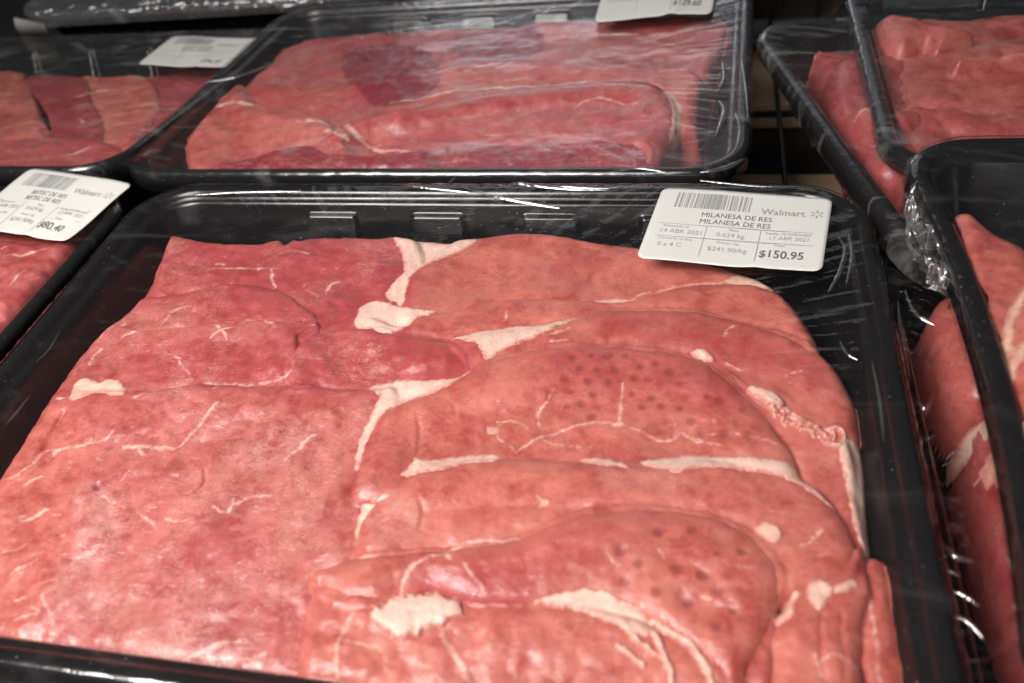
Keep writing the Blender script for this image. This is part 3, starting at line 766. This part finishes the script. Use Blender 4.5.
G_ = P.slice('beef_slice', [(294, 790), (297, 670), (303, 625), (312, 592), (320, 578), (345, 582), (400, 590), (560, 600), (700, 640), (738, 660), (730, 790)],
             0.0044, 0.006, 'smooth beef slice lowest at the front edge, crossed by two white veins', G, .1, 0, .0004, 25)
F_ = P.slice('beef_slice', [(310, 588), (318, 573), (345, 564), (380, 557), (420, 554), (470, 550), (520, 541), (560, 524), (600, 514), (650, 512), (700, 518), (740, 530), (765, 550), (780, 572), (784, 590), (776, 612), (765, 640), (753, 668), (743, 700), (728, 760), (718, 690), (692, 655), (650, 622), (620, 612), (580, 607), (530, 609), (500, 609), (470, 606), (440, 597), (420, 598), (395, 604), (382, 613), (350, 614), (328, 604)],
             0.0054, 0.009, 'topmost beef slice at the front, sparsely dimpled, with a bright pink fold', G, .15, 0, .0004, 26)
P.fat(F_, [[(530, 607), (555, 600), (575, 596), (603, 596), (622, 604), (645, 616), (652, 632), (650, 640), (640, 640), (620, 632), (600, 622), (565, 611)]],
      [([(640, 614), (652, 628), (660, 650), (668, 668), (674, 690)], 4.5), ([(646, 620), (668, 634), (688, 648), (702, 664), (712, 690)], 5.0), ([(618, 650), (630, 658), (642, 668)], 3.5), ([(622, 626), (640, 646), (652, 658), (664, 664)], 4)],
             0.0017, 'fat_strip', seed=33)
P.fat(F_, [[(372, 622), (384, 611), (400, 600), (425, 597), (445, 598), (460, 605), (463, 618), (450, 625), (432, 632), (412, 640), (396, 641), (381, 633)]], (), .0022, 'fat_lump', edge=.003, seed=34, wob=.0012)
P.fat(F_, [[(755, 533), (764, 528), (777, 533), (781, 542), (772, 549), (761, 541)]], (), .0012, 'fat_patch', seed=35, mat=M_FATD)
P.finish()
V, Fc = film_mesh(.0012, .0009, 1, big=.0002)
mesh_obj('cling_film', V, Fc, M_FILM, front)
def wl(fr, pts, z): return [fr.pick(a, b, z) for a, b in pts]
make_label(front, wl(F0, [(663, 187), (833, 197), (822, 271), (636, 258)], .0022), .0019, 'MILANESA DE RES', '$150.95', 0)

def fold(tray, fr, pts, r, z=.0012):
    c = catmull([fr.pick(a_, b_, z) for a_, b_ in pts], False, 8); n_ = len(c)
    V = []; Fc = []
    for i, (x_, y_) in enumerate(c):
        t = c[min(i + 1, n_ - 1)] - c[max(i - 1, 0)]; t = t / (np.linalg.norm(t) + 1e-12); m_ = np.array((-t[1], t[0]))
        w_ = r * (math.sin(math.pi * (i + .25) / (n_ - .5)) ** .8 + .04)
        for k in range(7):
            s_ = -1 + k / 3
            V.append((x_ + m_[0] * w_ * s_, y_ + m_[1] * w_ * s_, z - .0002 + w_ * .8 * math.cos(s_ * 1.5)))
    for i in range(n_ - 1):
        for k in range(6):
            Fc.append((i * 7 + k, i * 7 + k + 1, i * 7 + k + 8, i * 7 + k + 7))
    mesh_obj('film_fold', V, Fc, M_FOLD, tray)
for pts, r in (([(462, 187), (490, 195), (525, 202), (560, 208)], .0011), ([(400, 184), (430, 188), (470, 192)], .0006), ([(520, 181), (540, 186), (575, 189), (610, 190)], .0008), ([(560, 186), (600, 188), (640, 186)], .0007),
               ([(415, 179), (425, 174)], .0006), ([(448, 183), (456, 177)], .0006), ([(505, 187), (520, 183), (530, 186)], .0010), ([(838, 236), (845, 250), (838, 275), (828, 292)], .0008), ([(848, 232), (852, 255), (846, 285)], .0007),
               ([(30, 395), (18, 410), (5, 425)], .0005), ([(60, 330), (48, 350), (35, 362)], .0004), ([(190, 195), (240, 192), (300, 191)], .0005), ([(700, 180), (760, 186), (800, 186)], .0007),
               ([(840, 340), (846, 352), (858, 360)], .0006), ([(872, 360), (880, 400), (884, 440)], .0006)):
    fold(front, F0, pts, r)

# ================================================================== other trays
def simple_pile(tray, film, fkw, fr, box, z0, zp, outline_px, slices, group, step=.001, rnd=.008, veins=(), reds=(), sils=(), warm=.4, dome=.001, imin=.0118):
    p = Pile(fr, *box, step, z0, zp, imin)
    p.bulk(outline_px, rnd, dome)
    p.f['warm'][:] = warm; p.cap = .004
    p.veins(veins)
    for a in reds: p.area('red', *a)
    for a in sils: p.area('sil', *a)
    out = []
    for sl in slices:
        o = p.slice('beef_slice', group=group, **sl['kw'], pts=sl['p'])
        for f in sl.get('fat', ()): p.fat(o, f['polys'], f.get('lines', ()), f.get('h', .001), f.get('name', 'fat_strip'), step=.0008, mat=f.get('mat'), seed=f.get('seed', 3))
        out.append(o)
    p.finish()
    if film:
        hb = blur(np.maximum(p.H, -.02), 7)
        V, Fc = film_mesh(sampler=lambda x, y: np.where((x > p.X[0, 0]) & (x < p.X[0, -1]), p.sample(hb, x, y) + .002, -1.), **fkw)
        mesh_obj('cling_film', V, Fc, film, tray)
    return p, out

def K(label, t=.003, edge=.004, warm=0., red=0., seed=1, rough=.0006, wob=.0008, bl=.006, cat='meat slice'):
    return dict(label=label, t=t, edge=edge, warm=warm, red=red, seed=seed, rough=rough, wob=wob, bl=bl, cat=cat)

# --- back centre
FB = Frame((-.0394, .2545, -.0105), (math.radians(-2.4), math.radians(-1.2), math.radians(-1.9)))
tb = make_tray('black tray of beef behind the front one under cloudy film, label at the top edge', FB)
g = 'beef slices in the tray behind'
simple_pile(tb, M_FILM_H, dict(sag=.002, wr=0.0004, seed=21, big=0.0004), FB, (-.16, .16, -.112, .112), -.0145, -.010,
  [(185, 168), (185, 110), (225, 85), (275, 48), (330, 32), (500, 22), (725, 18), (722, 60), (700, 100), (690, 168), (600, 190), (300, 190)],
  [dict(p=[(270, 60), (275, 45), (330, 30), (480, 24), (560, 24), (600, 30), (600, 90), (450, 100), (300, 100), (230, 110), (240, 80)], kw=K('deep red beef slice at the far left of the tray behind', 0.003, 0.005, -.3, 0.5, 41)),
   dict(p=[(440, 60), (520, 30), (600, 22), (725, 18), (722, 48), (714, 70), (700, 110), (560, 115), (450, 110)], kw=K('beef slice at the far right of the tray behind, below its label', 0.006, 0.007, 0, 0.35, 42)),
   dict(p=[(225, 105), (260, 88), (330, 95), (400, 75), (470, 70), (560, 68), (640, 72), (700, 80), (712, 110), (700, 130), (560, 130), (350, 140), (220, 140)], kw=K('brownish red beef slice across the middle of the tray behind', 0.007, 0.007, .1, 0.35, 43)),
   dict(p=[(186, 170), (186, 125), (215, 100), (245, 88), (260, 108), (320, 120), (350, 150), (340, 190), (200, 190)], kw=K('pale folded beef slice at the near left corner of the tray behind', 0.007, 0.009, .3, 0.12, 44)),
   dict(p=[(320, 190), (335, 140), (420, 118), (500, 104), (580, 95), (650, 94), (672, 104), (680, 125), (668, 150), (655, 175), (640, 190)], kw=K('rolled beef slice along the near edge of the tray behind with pale curled end', 0.01, 0.011, -.1, 0.5, 45),
        fat=[dict(polys=[[(660, 96), (672, 100), (682, 115), (680, 132), (668, 146), (672, 125), (668, 108)]], h=.0008, name='fat_strip', mat=M_FATD)]),
   dict(p=[(190, 190), (300, 150), (360, 162), (450, 150), (560, 148), (640, 150), (655, 168), (650, 190)], kw=K('bright red cut beef edge against the near rim of the tray behind', 0.005, 0.006, -.4, .9, 46, .0012))],
  g, veins=[([(300, 130), (340, 135), (370, 150), (420, 156)], 3.0), ([(330, 140), (350, 152)], 5.0), ([(390, 105), (450, 98), (520, 92), (600, 88)], 2.0), ([(300, 118), (240, 112), (200, 116)], 2.5), ([(500, 78), (540, 62)], 1.6), ([(440, 82), (520, 70)], 1.8), ([(575, 118), (600, 112), (640, 118)], 1.2)],
  reds=[([(345, 50), (420, 45), (440, 90), (370, 105)], 1., .006), ([(450, 38), (530, 30), (540, 55), (470, 70)], 1., .006), ([(470, 85), (510, 80), (520, 100), (470, 100)],
             0.0024, .008)], warm=.35)
make_label(tb, wl(FB, [(612, -38), (722, -40), (712, 14), (594, 22)], .0025), .0030, 'BISTEC DE RES', '$129.60', 3, .0008, False)

# --- left front
FL = Frame((-.3405, -.002, -.001), (0, 0, math.radians(-.8)))
tl = make_tray('black tray cut by the left edge, its white price label beside the front tray', FL)
g = 'beef slices in the left tray'
simple_pile(tl, M_FILM, dict(sag=.003, wr=0.0008, seed=31, big=0.0003), FL, (-.02, .160, -.112, .112), -.009, -.008,
  [(-140, 175), (80, 180), (104, 190), (120, 205), (100, 225), (60, 265), (0, 330), (-60, 390), (-300, 420), (-400, 300)],
  [dict(p=[(-140, 175), (80, 180), (104, 192), (125, 205), (105, 230), (60, 275), (0, 290), (-200, 290)], kw=K('red beef slice under the label of the left tray', .002, .006, -.1, .4, 51)),
   dict(p=[(-200, 250), (-20, 242), (40, 246), (90, 232), (80, 258), (40, 300), (-5, 345), (-60, 420), (-300, 420)], kw=K('red beef slice along the right wall of the left tray', .003, .006, -.1, .45, 52, .0009))],
  g, veins=[([(10, 262), (50, 255), (78, 240)], 1.6), ([(0, 300), (30, 275)], 1.2), ([(5, 255), (20, 250)], 2.)], warm=.3)
make_label(tl, wl(FL, [(30, 168), (133, 184), (66, 241), (-42, 228)], .0022), .0026, 'BISTEC DE RES', '$80.40', 5, .0006)

# --- left back, its far side sunk lower
FLB = Frame((-.3650, .2530, -.015), (math.radians(-6.8), 0, math.radians(-1.0)))
tlb = make_tray('black tray of alternating pale and red beef slices at the far left, ribbed wall showing', FLB)
g = 'beef slices in the far left tray'
simple_pile(tlb, M_FILM_H, dict(sag=.003, wr=0.0008, seed=61, big=0.0005), FLB, (-.06, .160, -.112, .112), -.012, -.010,
  [(-100, 68), (0, 68), (60, 72), (140, 74), (230, 66), (250, 90), (180, 130), (110, 175), (-200, 185)],
  [dict(p=[(110, 78), (160, 70), (240, 60), (250, 90), (180, 140), (120, 190), (100, 170), (140, 110)], kw=K('dark red beef slice at the right end of the far left tray', .0018, .005, -.2, .8, 62)),
   dict(p=[(80, 76), (120, 73), (150, 80), (160, 105), (140, 140), (110, 190), (70, 190), (95, 130), (90, 100)], kw=K('pale beef slice between two red ones in the far left tray', .0018, .005, .5, 0, 63)),
   dict(p=[(20, 80), (50, 72), (85, 78), (92, 100), (105, 130), (90, 190), (30, 190), (50, 130), (40, 100)], kw=K('red beef slice in the middle of the far left tray', .0018, .005, -.2, .85, 64)),
   dict(p=[(-200, 60), (0, 66), (25, 80), (40, 115), (52, 140), (40, 190), (-250, 190)], kw=K('broad pale beef slice at the left end of the far left tray', .0018, .005, .5, 0, 65)),
   dict(p=[(-200, 160), (0, 142), (60, 140), (110, 146), (125, 160), (105, 190), (-200, 195)], kw=K('red beef edge along the near rim of the far left tray', .0018, .005, -.2, .6, 66))],
  g, veins=[([(70, 98), (100, 92), (130, 88)], 2.), ([(0, 95), (20, 94)], 1.5), ([(70, 158), (90, 152)], 2.), ([(80, 120), (84, 124)], 1.5)], warm=.4)
make_label(tlb, wl(FLB, [(174, 37), (259, 38), (228, 68), (138, 65)], .0022), .0026, 'BISTEC DE RES', '$96.20', 7, .0004, False)

# --- upper left, stacked at the back, seen by its film covered front edge
FU = Frame((-.285, .5080, -.0160), (0, 0, math.radians(2)))
t_fu = make_tray('black tray stacked at the top left corner, only its shiny wrinkled front edge seen', FU, M_CRUMP, filmkw=dict(sag=.003, wr=.0020, seed=71, big=.0014))
rs = random.Random(9)
for k in range(16):
    x_ = 30 + k * 18 + rs.uniform(-5, 5); y_ = 13 - k * .8 + rs.uniform(-5, 4)
    fold(t_fu, FU, [(x_, y_), (x_ + rs.uniform(6, 14), y_ + rs.uniform(-3, 3)), (x_ + rs.uniform(16, 26), y_ + rs.uniform(-3, 2))], rs.uniform(.0012, .0026), .0016)
c_ = [np.array(FU.R.T @ (at(px_, py_, z_) - FU.loc)) for px_, py_, z_ in ((16, 16, -.0125), (46, 22, -.0125), (57, 34, -.034), (24, 34, -.034))]
v_ = []
for i_ in range(7):
    for j_ in range(7):
        u_, w_ = i_ / 6, j_ / 6
        p_ = (c_[0] * (1 - u_) + c_[1] * u_) * (1 - w_) + (c_[3] * (1 - u_) + c_[2] * u_) * w_
        v_.append(p_ + np.array((0, -.003 - .003 * math.sin(math.pi * w_), 0)))
mesh_obj('price_label', v_, [(i_ * 7 + j_, i_ * 7 + j_ + 1, i_ * 7 + j_ + 8, i_ * 7 + j_ + 7) for i_ in range(6) for j_ in range(6)], M_PAPER, t_fu)
# --- behind the back centre tray
FZ = Frame((.055, .5170, -.018), (0, 0, math.radians(-2)))
make_tray('black tray at the very back, a glint of film above the cloudy tray', FZ, M_FILM_H, filmkw=dict(sag=.003, wr=.0016, seed=81, big=.0012))

# --- right back: lower turned tray and upper one
FR1 = Frame((.3170, .2060, -.014), (math.radians(-1), math.radians(5.0), math.radians(14)))
t_fr1 = make_tray('dim black tray turned slightly at the back right, half under another tray', FR1)
g = 'beef slices in the dim turned tray'
simple_pile(t_fr1, M_FILM_H, dict(sag=.006, wr=0.0008, seed=91, big=0.0005), FR1, (-.16, .0, -.112, .112), -.014, -.012,
  [(808, 30), (830, 18), (900, 10), (920, 100), (920, 180), (872, 178), (852, 140), (830, 110), (826, 75)],
  [dict(p=[(808, 32), (832, 18), (900, 10), (910, 80), (850, 85), (826, 78)], kw=K('dull beef slice at the far end of the dim turned tray', .003, .005, 0, .5, 92)),
   dict(p=[(826, 78), (850, 66), (910, 70), (920, 140), (870, 140), (842, 128), (830, 105)], kw=K('dark red beef slice in the middle of the dim turned tray', 0.008, 0.011, -.2, .8, 93)),
   dict(p=[(842, 128), (856, 118), (880, 124), (930, 130), (930, 182), (875, 182), (858, 155)], kw=K('light edged beef slice at the near end of the dim turned tray', 0.009, 0.011, 0, .5, 94))],
  g, veins=[([(852, 132), (866, 126), (874, 120)], 2.0)], warm=.3)
FR2 = Frame((.3480, .2440, .0020), (0, 0, math.radians(-.3)))
t_fr2 = make_tray('black tray of folded pinkish meat at the upper right corner under hazy film', FR2)
g = 'meat pieces in the upper right tray'
simple_pile(t_fr2, M_FILM_H, dict(sag=.001, wr=0.0008, seed=95, big=0.0004), FR2, (-.16, .05, -.112, .112), -.020, -.010,
  [(868, 25), (890, 12), (960, 8), (1080, 10), (1120, 160), (1000, 190), (905, 150), (890, 110), (884, 70)],
  [dict(p=[(900, 14), (960, 2), (1100, 8), (1110, 60), (1000, 60), (900, 40)], kw=K('brownish meat piece at the far side of the upper right tray', 0.006, 0.01, .4, .1, 96)),
   dict(p=[(890, 108), (930, 96), (985, 110), (1010, 100), (1100, 108), (1110, 180), (1000, 190), (910, 160)], kw=K('row of reddish folded meat ends near the front of the upper right tray', 0.011, 0.012, .1, .4, 97, .0005, bl=.010)),
   dict(p=[(884, 70), (892, 50), (920, 46), (960, 44), (1010, 36), (1100, 50), (1110, 105), (1030, 102), (980, 108), (930, 112), (896, 96)], kw=K('big rounded pinkish meat piece in the middle of the upper right tray', 0.017, 0.022, .2, 0, 98, .0004, bl=.010)),
   dict(p=[(869, 32), (873, 22), (890, 18), (910, 22), (940, 32), (975, 40), (955, 50), (935, 56), (925, 48), (905, 56), (885, 52), (874, 44)], kw=K('pale folded meat flap at the left end of the upper right tray', 0.014, 0.012, .5, 0, 99, .0005, bl=.010))],
  g, warm=.15, sils=[([(880, 30), (930, 36), (950, 48), (900, 52)],
             0.002, .004)])

# --- right, under
FR3 = Frame((.3345, -.010, -.0100), (0, 0, math.radians(0)))
t_fr3 = make_tray('black tray at the right edge lying under the raised tray, wrinkled film along its side', FR3)
g = 'meat pieces in the lower right tray'
simple_pile(t_fr3, M_FILM, dict(sag=.003, wr=0.0022, seed=101, big=0.0005), FR3, (-.155, .02, -.112, .112), -.012, -.010,
  [(929, 312), (955, 288), (1015, 300), (1071, 640), (1051, 720), (1033, 690), (1005, 560), (977, 440), (949, 390)],
  [dict(p=[(930, 314), (950, 294), (990, 288), (1015, 330), (1026, 405), (996, 408), (967, 400), (947, 375)], kw=K('orange red meat piece at the far end of the lower right tray', 0.008, 0.012, .3, .3, 102)),
   dict(p=[(973, 436), (985, 420), (1011, 420), (1051, 600), (1071, 720), (1056, 730), (1033, 660), (1008, 560), (983, 480)], kw=K('rosy meat piece with a white end along the wall of the lower right tray', 0.01, 0.011, -.2, .5, 103, .0016),
        fat=[dict(polys=[[(965, 432), (977, 420), (995, 424), (1001, 440), (979, 446)]], h=.001, name='fat_patch', mat=M_FATD)])],
  g, warm=.3)
# --- right, raised on top
FR4 = Frame((.3442, -.0020, .0220), (0, 0, math.radians(.3)))
tr4 = make_tray('raised black tray cut by the right edge, rounded back corner and white fat inside', FR4, bow=.0078)
g = 'meat pieces in the raised right tray'
simple_pile(tr4, M_FILM, dict(sag=.004, wr=0.001, seed=111, big=0.0003, bow=.0078), FR4, (-.162, .02, -.116, .116), -.0075, -.004,
  [(948, 215), (975, 208), (1000, 225), (1060, 240), (1200, 300), (1200, 600), (1050, 560), (1010, 440), (990, 360), (965, 300)],
  [dict(p=[(948, 216), (958, 208), (980, 210), (1000, 232), (1030, 250), (1050, 300), (1020, 400), (992, 350), (968, 300), (955, 255)], kw=K('rounded red meat piece at the back corner of the raised right tray', .005, .008, .2, .15, 112)),
   dict(p=[(1000, 390), (1003, 350), (1012, 310), (1030, 280), (1100, 260), (1150, 330), (1100, 520), (1030, 470)], kw=K('meat piece rimmed by a curved white fat line in the raised right tray', .005, .008, .3, .05, 113),
        fat=[dict(polys=[[(1002, 372), (1000, 345), (1006, 318), (1018, 296), (1040, 278), (1046, 284), (1026, 304), (1014, 328), (1010, 360)], [(1004, 372), (1012, 355), (1040, 335), (1046, 345), (1020, 368), (1010, 390)]], h=.0012, name='fat_strip', mat=M_FATD),
             dict(polys=[[(1002, 430), (1008, 422), (1020, 424), (1040, 430), (1045, 462), (1022, 462), (1008, 448)]], h=.004, name='fat_lump')])],
  g, warm=.6, imin=.0070)

# loose gathered film hanging from the raised tray's corner
q = [at(906, 196, .012), at(925, 205, .020), at(968, 300, .016), at(940, 302, -.002), at(905, 240, .002)]
nu, nv = 70, 26
U, Vv = np.meshgrid(np.linspace(0, 1, nu), np.linspace(0, 1, nv))
a0 = np.array([at(906, 192, .016), at(905, 240, .004), at(922, 272, .000), at(950, 304, .004)])
a1 = np.array([at(915, 190, .019), at(930, 235, .019), at(943, 268, .019), at(962, 306, .018)])
def curve(A, t):
    x = t * (len(A) - 1); i = np.clip(x.astype(int), 0, len(A) - 2); f = (x - i)[..., None]
    return A[i] * (1 - f) + A[i + 1] * f
Pt = curve(a0, U) * (1 - Vv[..., None]) + curve(a1, U) * Vv[..., None]
w1 = np.abs(gnoise(U * 5.5 + Vv * 2, Vv * 2.2 - U * 2, 3)) + .2 * np.abs(gnoise(U * 11, Vv * 3 + U * 4, 8))
Pt[..., 2] += .014 * (w1 - .3) * np.sin(np.pi * np.clip(Vv * .9 + .05, 0, 1))
Pt[..., 0] += .004 * gnoise(U * 6, Vv * 3, 14)
Pt = (Pt - FR4.loc) @ FR4.R
idx = np.arange(nu * nv).reshape(nv, nu)
mesh_obj('gathered_film', Pt.reshape(-1, 3), np.stack([idx[:-1, :-1].ravel(), idx[:-1, 1:].ravel(), idx[1:, 1:].ravel(), idx[1:, :-1].ravel()], 1), M_GATH, tr4)

for pts, r in (([(945, 545), (955, 556), (975, 562)], .0010), ([(952, 590), (965, 596), (980, 606)], .0008), ([(950, 615), (968, 622), (985, 640)], .0009), ([(945, 570), (962, 575)], .0006), ([(950, 640), (965, 648)], .0006),
               ([(898, 300), (902, 340), (910, 380)], .0008), ([(915, 400), (925, 408), (930, 404)], .0007), ([(945, 460), (955, 452), (962, 448)], .0006), ([(942, 466), (955, 460), (965, 454)], .0005), ([(905, 290), (915, 312), (935, 325)], .0008)):
    fold(t_fr3, FR3, pts, r)
for pts, r in (([(700, 172), (725, 168), (745, 158)], .0014), ([(610, 172), (640, 168), (665, 172)], .0008), ([(742, 60), (746, 90), (748, 120)], .0008), ([(722, 60), (724, 78), (718, 90)], .0012), ([(718, 100), (724, 112), (716, 135)], .0014), ([(735, 110), (740, 130), (736, 148)], .0008),
               ([(205, 82), (240, 76), (280, 62), (330, 45), (400, 30), (470, 22)], .0016), ([(300, 126), (330, 128), (360, 140)], .0007)):
    fold(tb, FB, pts, r, .0022)

# ================================================================== the shelf below
def box(name, x0, x1, y0, y1, z0, z1, mat, parent=None):
    V = [(x, y, z) for x in (x0, x1) for y in (y0, y1) for z in (z0, z1)]
    Fc = [(0, 1, 3, 2), (4, 6, 7, 5), (0, 4, 5, 1), (2, 3, 7, 6), (0, 2, 6, 4), (1, 5, 7, 3)]
    return mesh_obj(name, V, Fc, mat, parent, False)
tag(box('shelf', -1.2, 1.2, -.6, 1.3, -.125, -.120, M_DARK), None, None, None, 'structure')
def tube(p, q, r, n=10):
    p = np.array(p, float); q = np.array(q, float); d = (q - p) / np.linalg.norm(q - p)
    a = np.cross(d, (0, 0, 1)) if abs(d[2]) < .9 else np.cross(d, (1, 0, 0)); a /= np.linalg.norm(a); b = np.cross(d, a)
    V = [c + r * (math.cos(t) * a + math.sin(t) * b) for c in (p, q) for t in np.linspace(0, 2 * np.pi, n, endpoint=False)]
    Fc = [(i, (i + 1) % n, n + (i + 1) % n, n + i) for i in range(n)] + [tuple(range(n))[::-1], tuple(range(n, 2 * n))]
    return np.array(V), Fc
w_ = []
for k in range(-12, 14): w_.append(tube((.1195 + .0315 * k, -.25, -.0705), (.1195 + .0315 * k, .75, -.0705), .0016))
for k in range(6): w_.append(tube((-.45, -.2 + .17 * k, -.0745), (.6, -.2 + .17 * k, -.0745), .0022))
v, f = join(w_)
tag(mesh_obj('wire_rack', v, f, M_WIRE), 'black wire rack seen in the gap beneath the trays', 'wire rack')
b0 = tag(box('wooden_board', -.1, .5, .369, .470, -.1195, -.100, M_BOARD), 'tan board lying under the wire rack, farther back in the gap', 'board')
b1 = tag(box('wooden_board', -.1, .5, .225, .292, -.1195, -.108, M_BOARD), 'tan board lying under the wire rack, nearer the front tray', 'board')
for b in (b0, b1):
    md = b.modifiers.new('edge', 'BEVEL'); md.width = .001; md.segments = 2

# ================================================================== light
def area(name, loc, target, sx, sy, power, col=(1, 1, 1), spread=180):
    l = bpy.data.lights.new(name, 'AREA'); l.shape = 'RECTANGLE'; l.size = sx; l.size_y = sy; l.energy = power; l.color = col; l.spread = math.radians(spread)
    o = bpy.data.objects.new(name, l); COL.objects.link(o); o.location = loc
    o.rotation_euler = (Vector(target) - Vector(loc)).to_track_quat('-Z', 'Y').to_euler()
    return o
area('store_lamp', (-.26, -.32, .56), (-.04, -.06, 0), .40, .20, 2.95, (1, .955, .895), 105)
area('added_rib_light', (-.40, -.45, 1.4), (-.12, .02, 0), 1.2, .5, 3.6, (1, .97, .93), 110)  # added soft light from above, for highlights on ribs and rims
area('added_wall_fill', (.1, -1.7, .42), (0, 0, 0), 1.8, .8, 5.0, (.97, .96, 1))  # added light behind the camera, to grey the tray walls by reflection
area('added_glint_strip', (-.3, 2.2, .5), (0, .1, 0), .9, .08, 1.8, (.92, .92, 1))  # added low strip at the back, for film highlights and sparkles
area('added_sheen_light', (-.3, 2.4, 1.3), (0, .1, 0), 1.8, .5, 1.6, (.96, .96, 1))  # added dim panel at the back, to give the meat a sheen
W = bpy.data.worlds.new('World'); S.world = W; W.use_nodes = True
bg = W.node_tree.nodes['Background']; bg.inputs[0].default_value = (.92, .93, 1, 1); bg.inputs[1].default_value = .04

cam = bpy.data.cameras.new('Camera'); co = bpy.data.objects.new('Camera', cam); COL.objects.link(co)
co.location = CAM; co.rotation_euler = EUL
cam.sensor_width = 36; cam.lens = FPX / 1024 * 36; cam.clip_start = .01; cam.clip_end = 50
cam.dof.use_dof = True; cam.dof.focus_distance = .335; cam.dof.aperture_fstop = 9.0
S.camera = co
S.view_settings.view_transform = 'Standard'; S.view_settings.look = 'None'; S.view_settings.exposure = 0; S.view_settings.gamma = 1
S.cycles.transparent_max_bounces = 24; S.cycles.max_bounces = 10
S.cycles.caustics_reflective = False; S.cycles.caustics_refractive = False
S.cycles.diffuse_bounces = 3; S.cycles.glossy_bounces = 3; S.cycles.transmission_bounces = 4; S.cycles.max_bounces = 6
S.cycles.use_adaptive_sampling = True; S.cycles.adaptive_threshold = .025
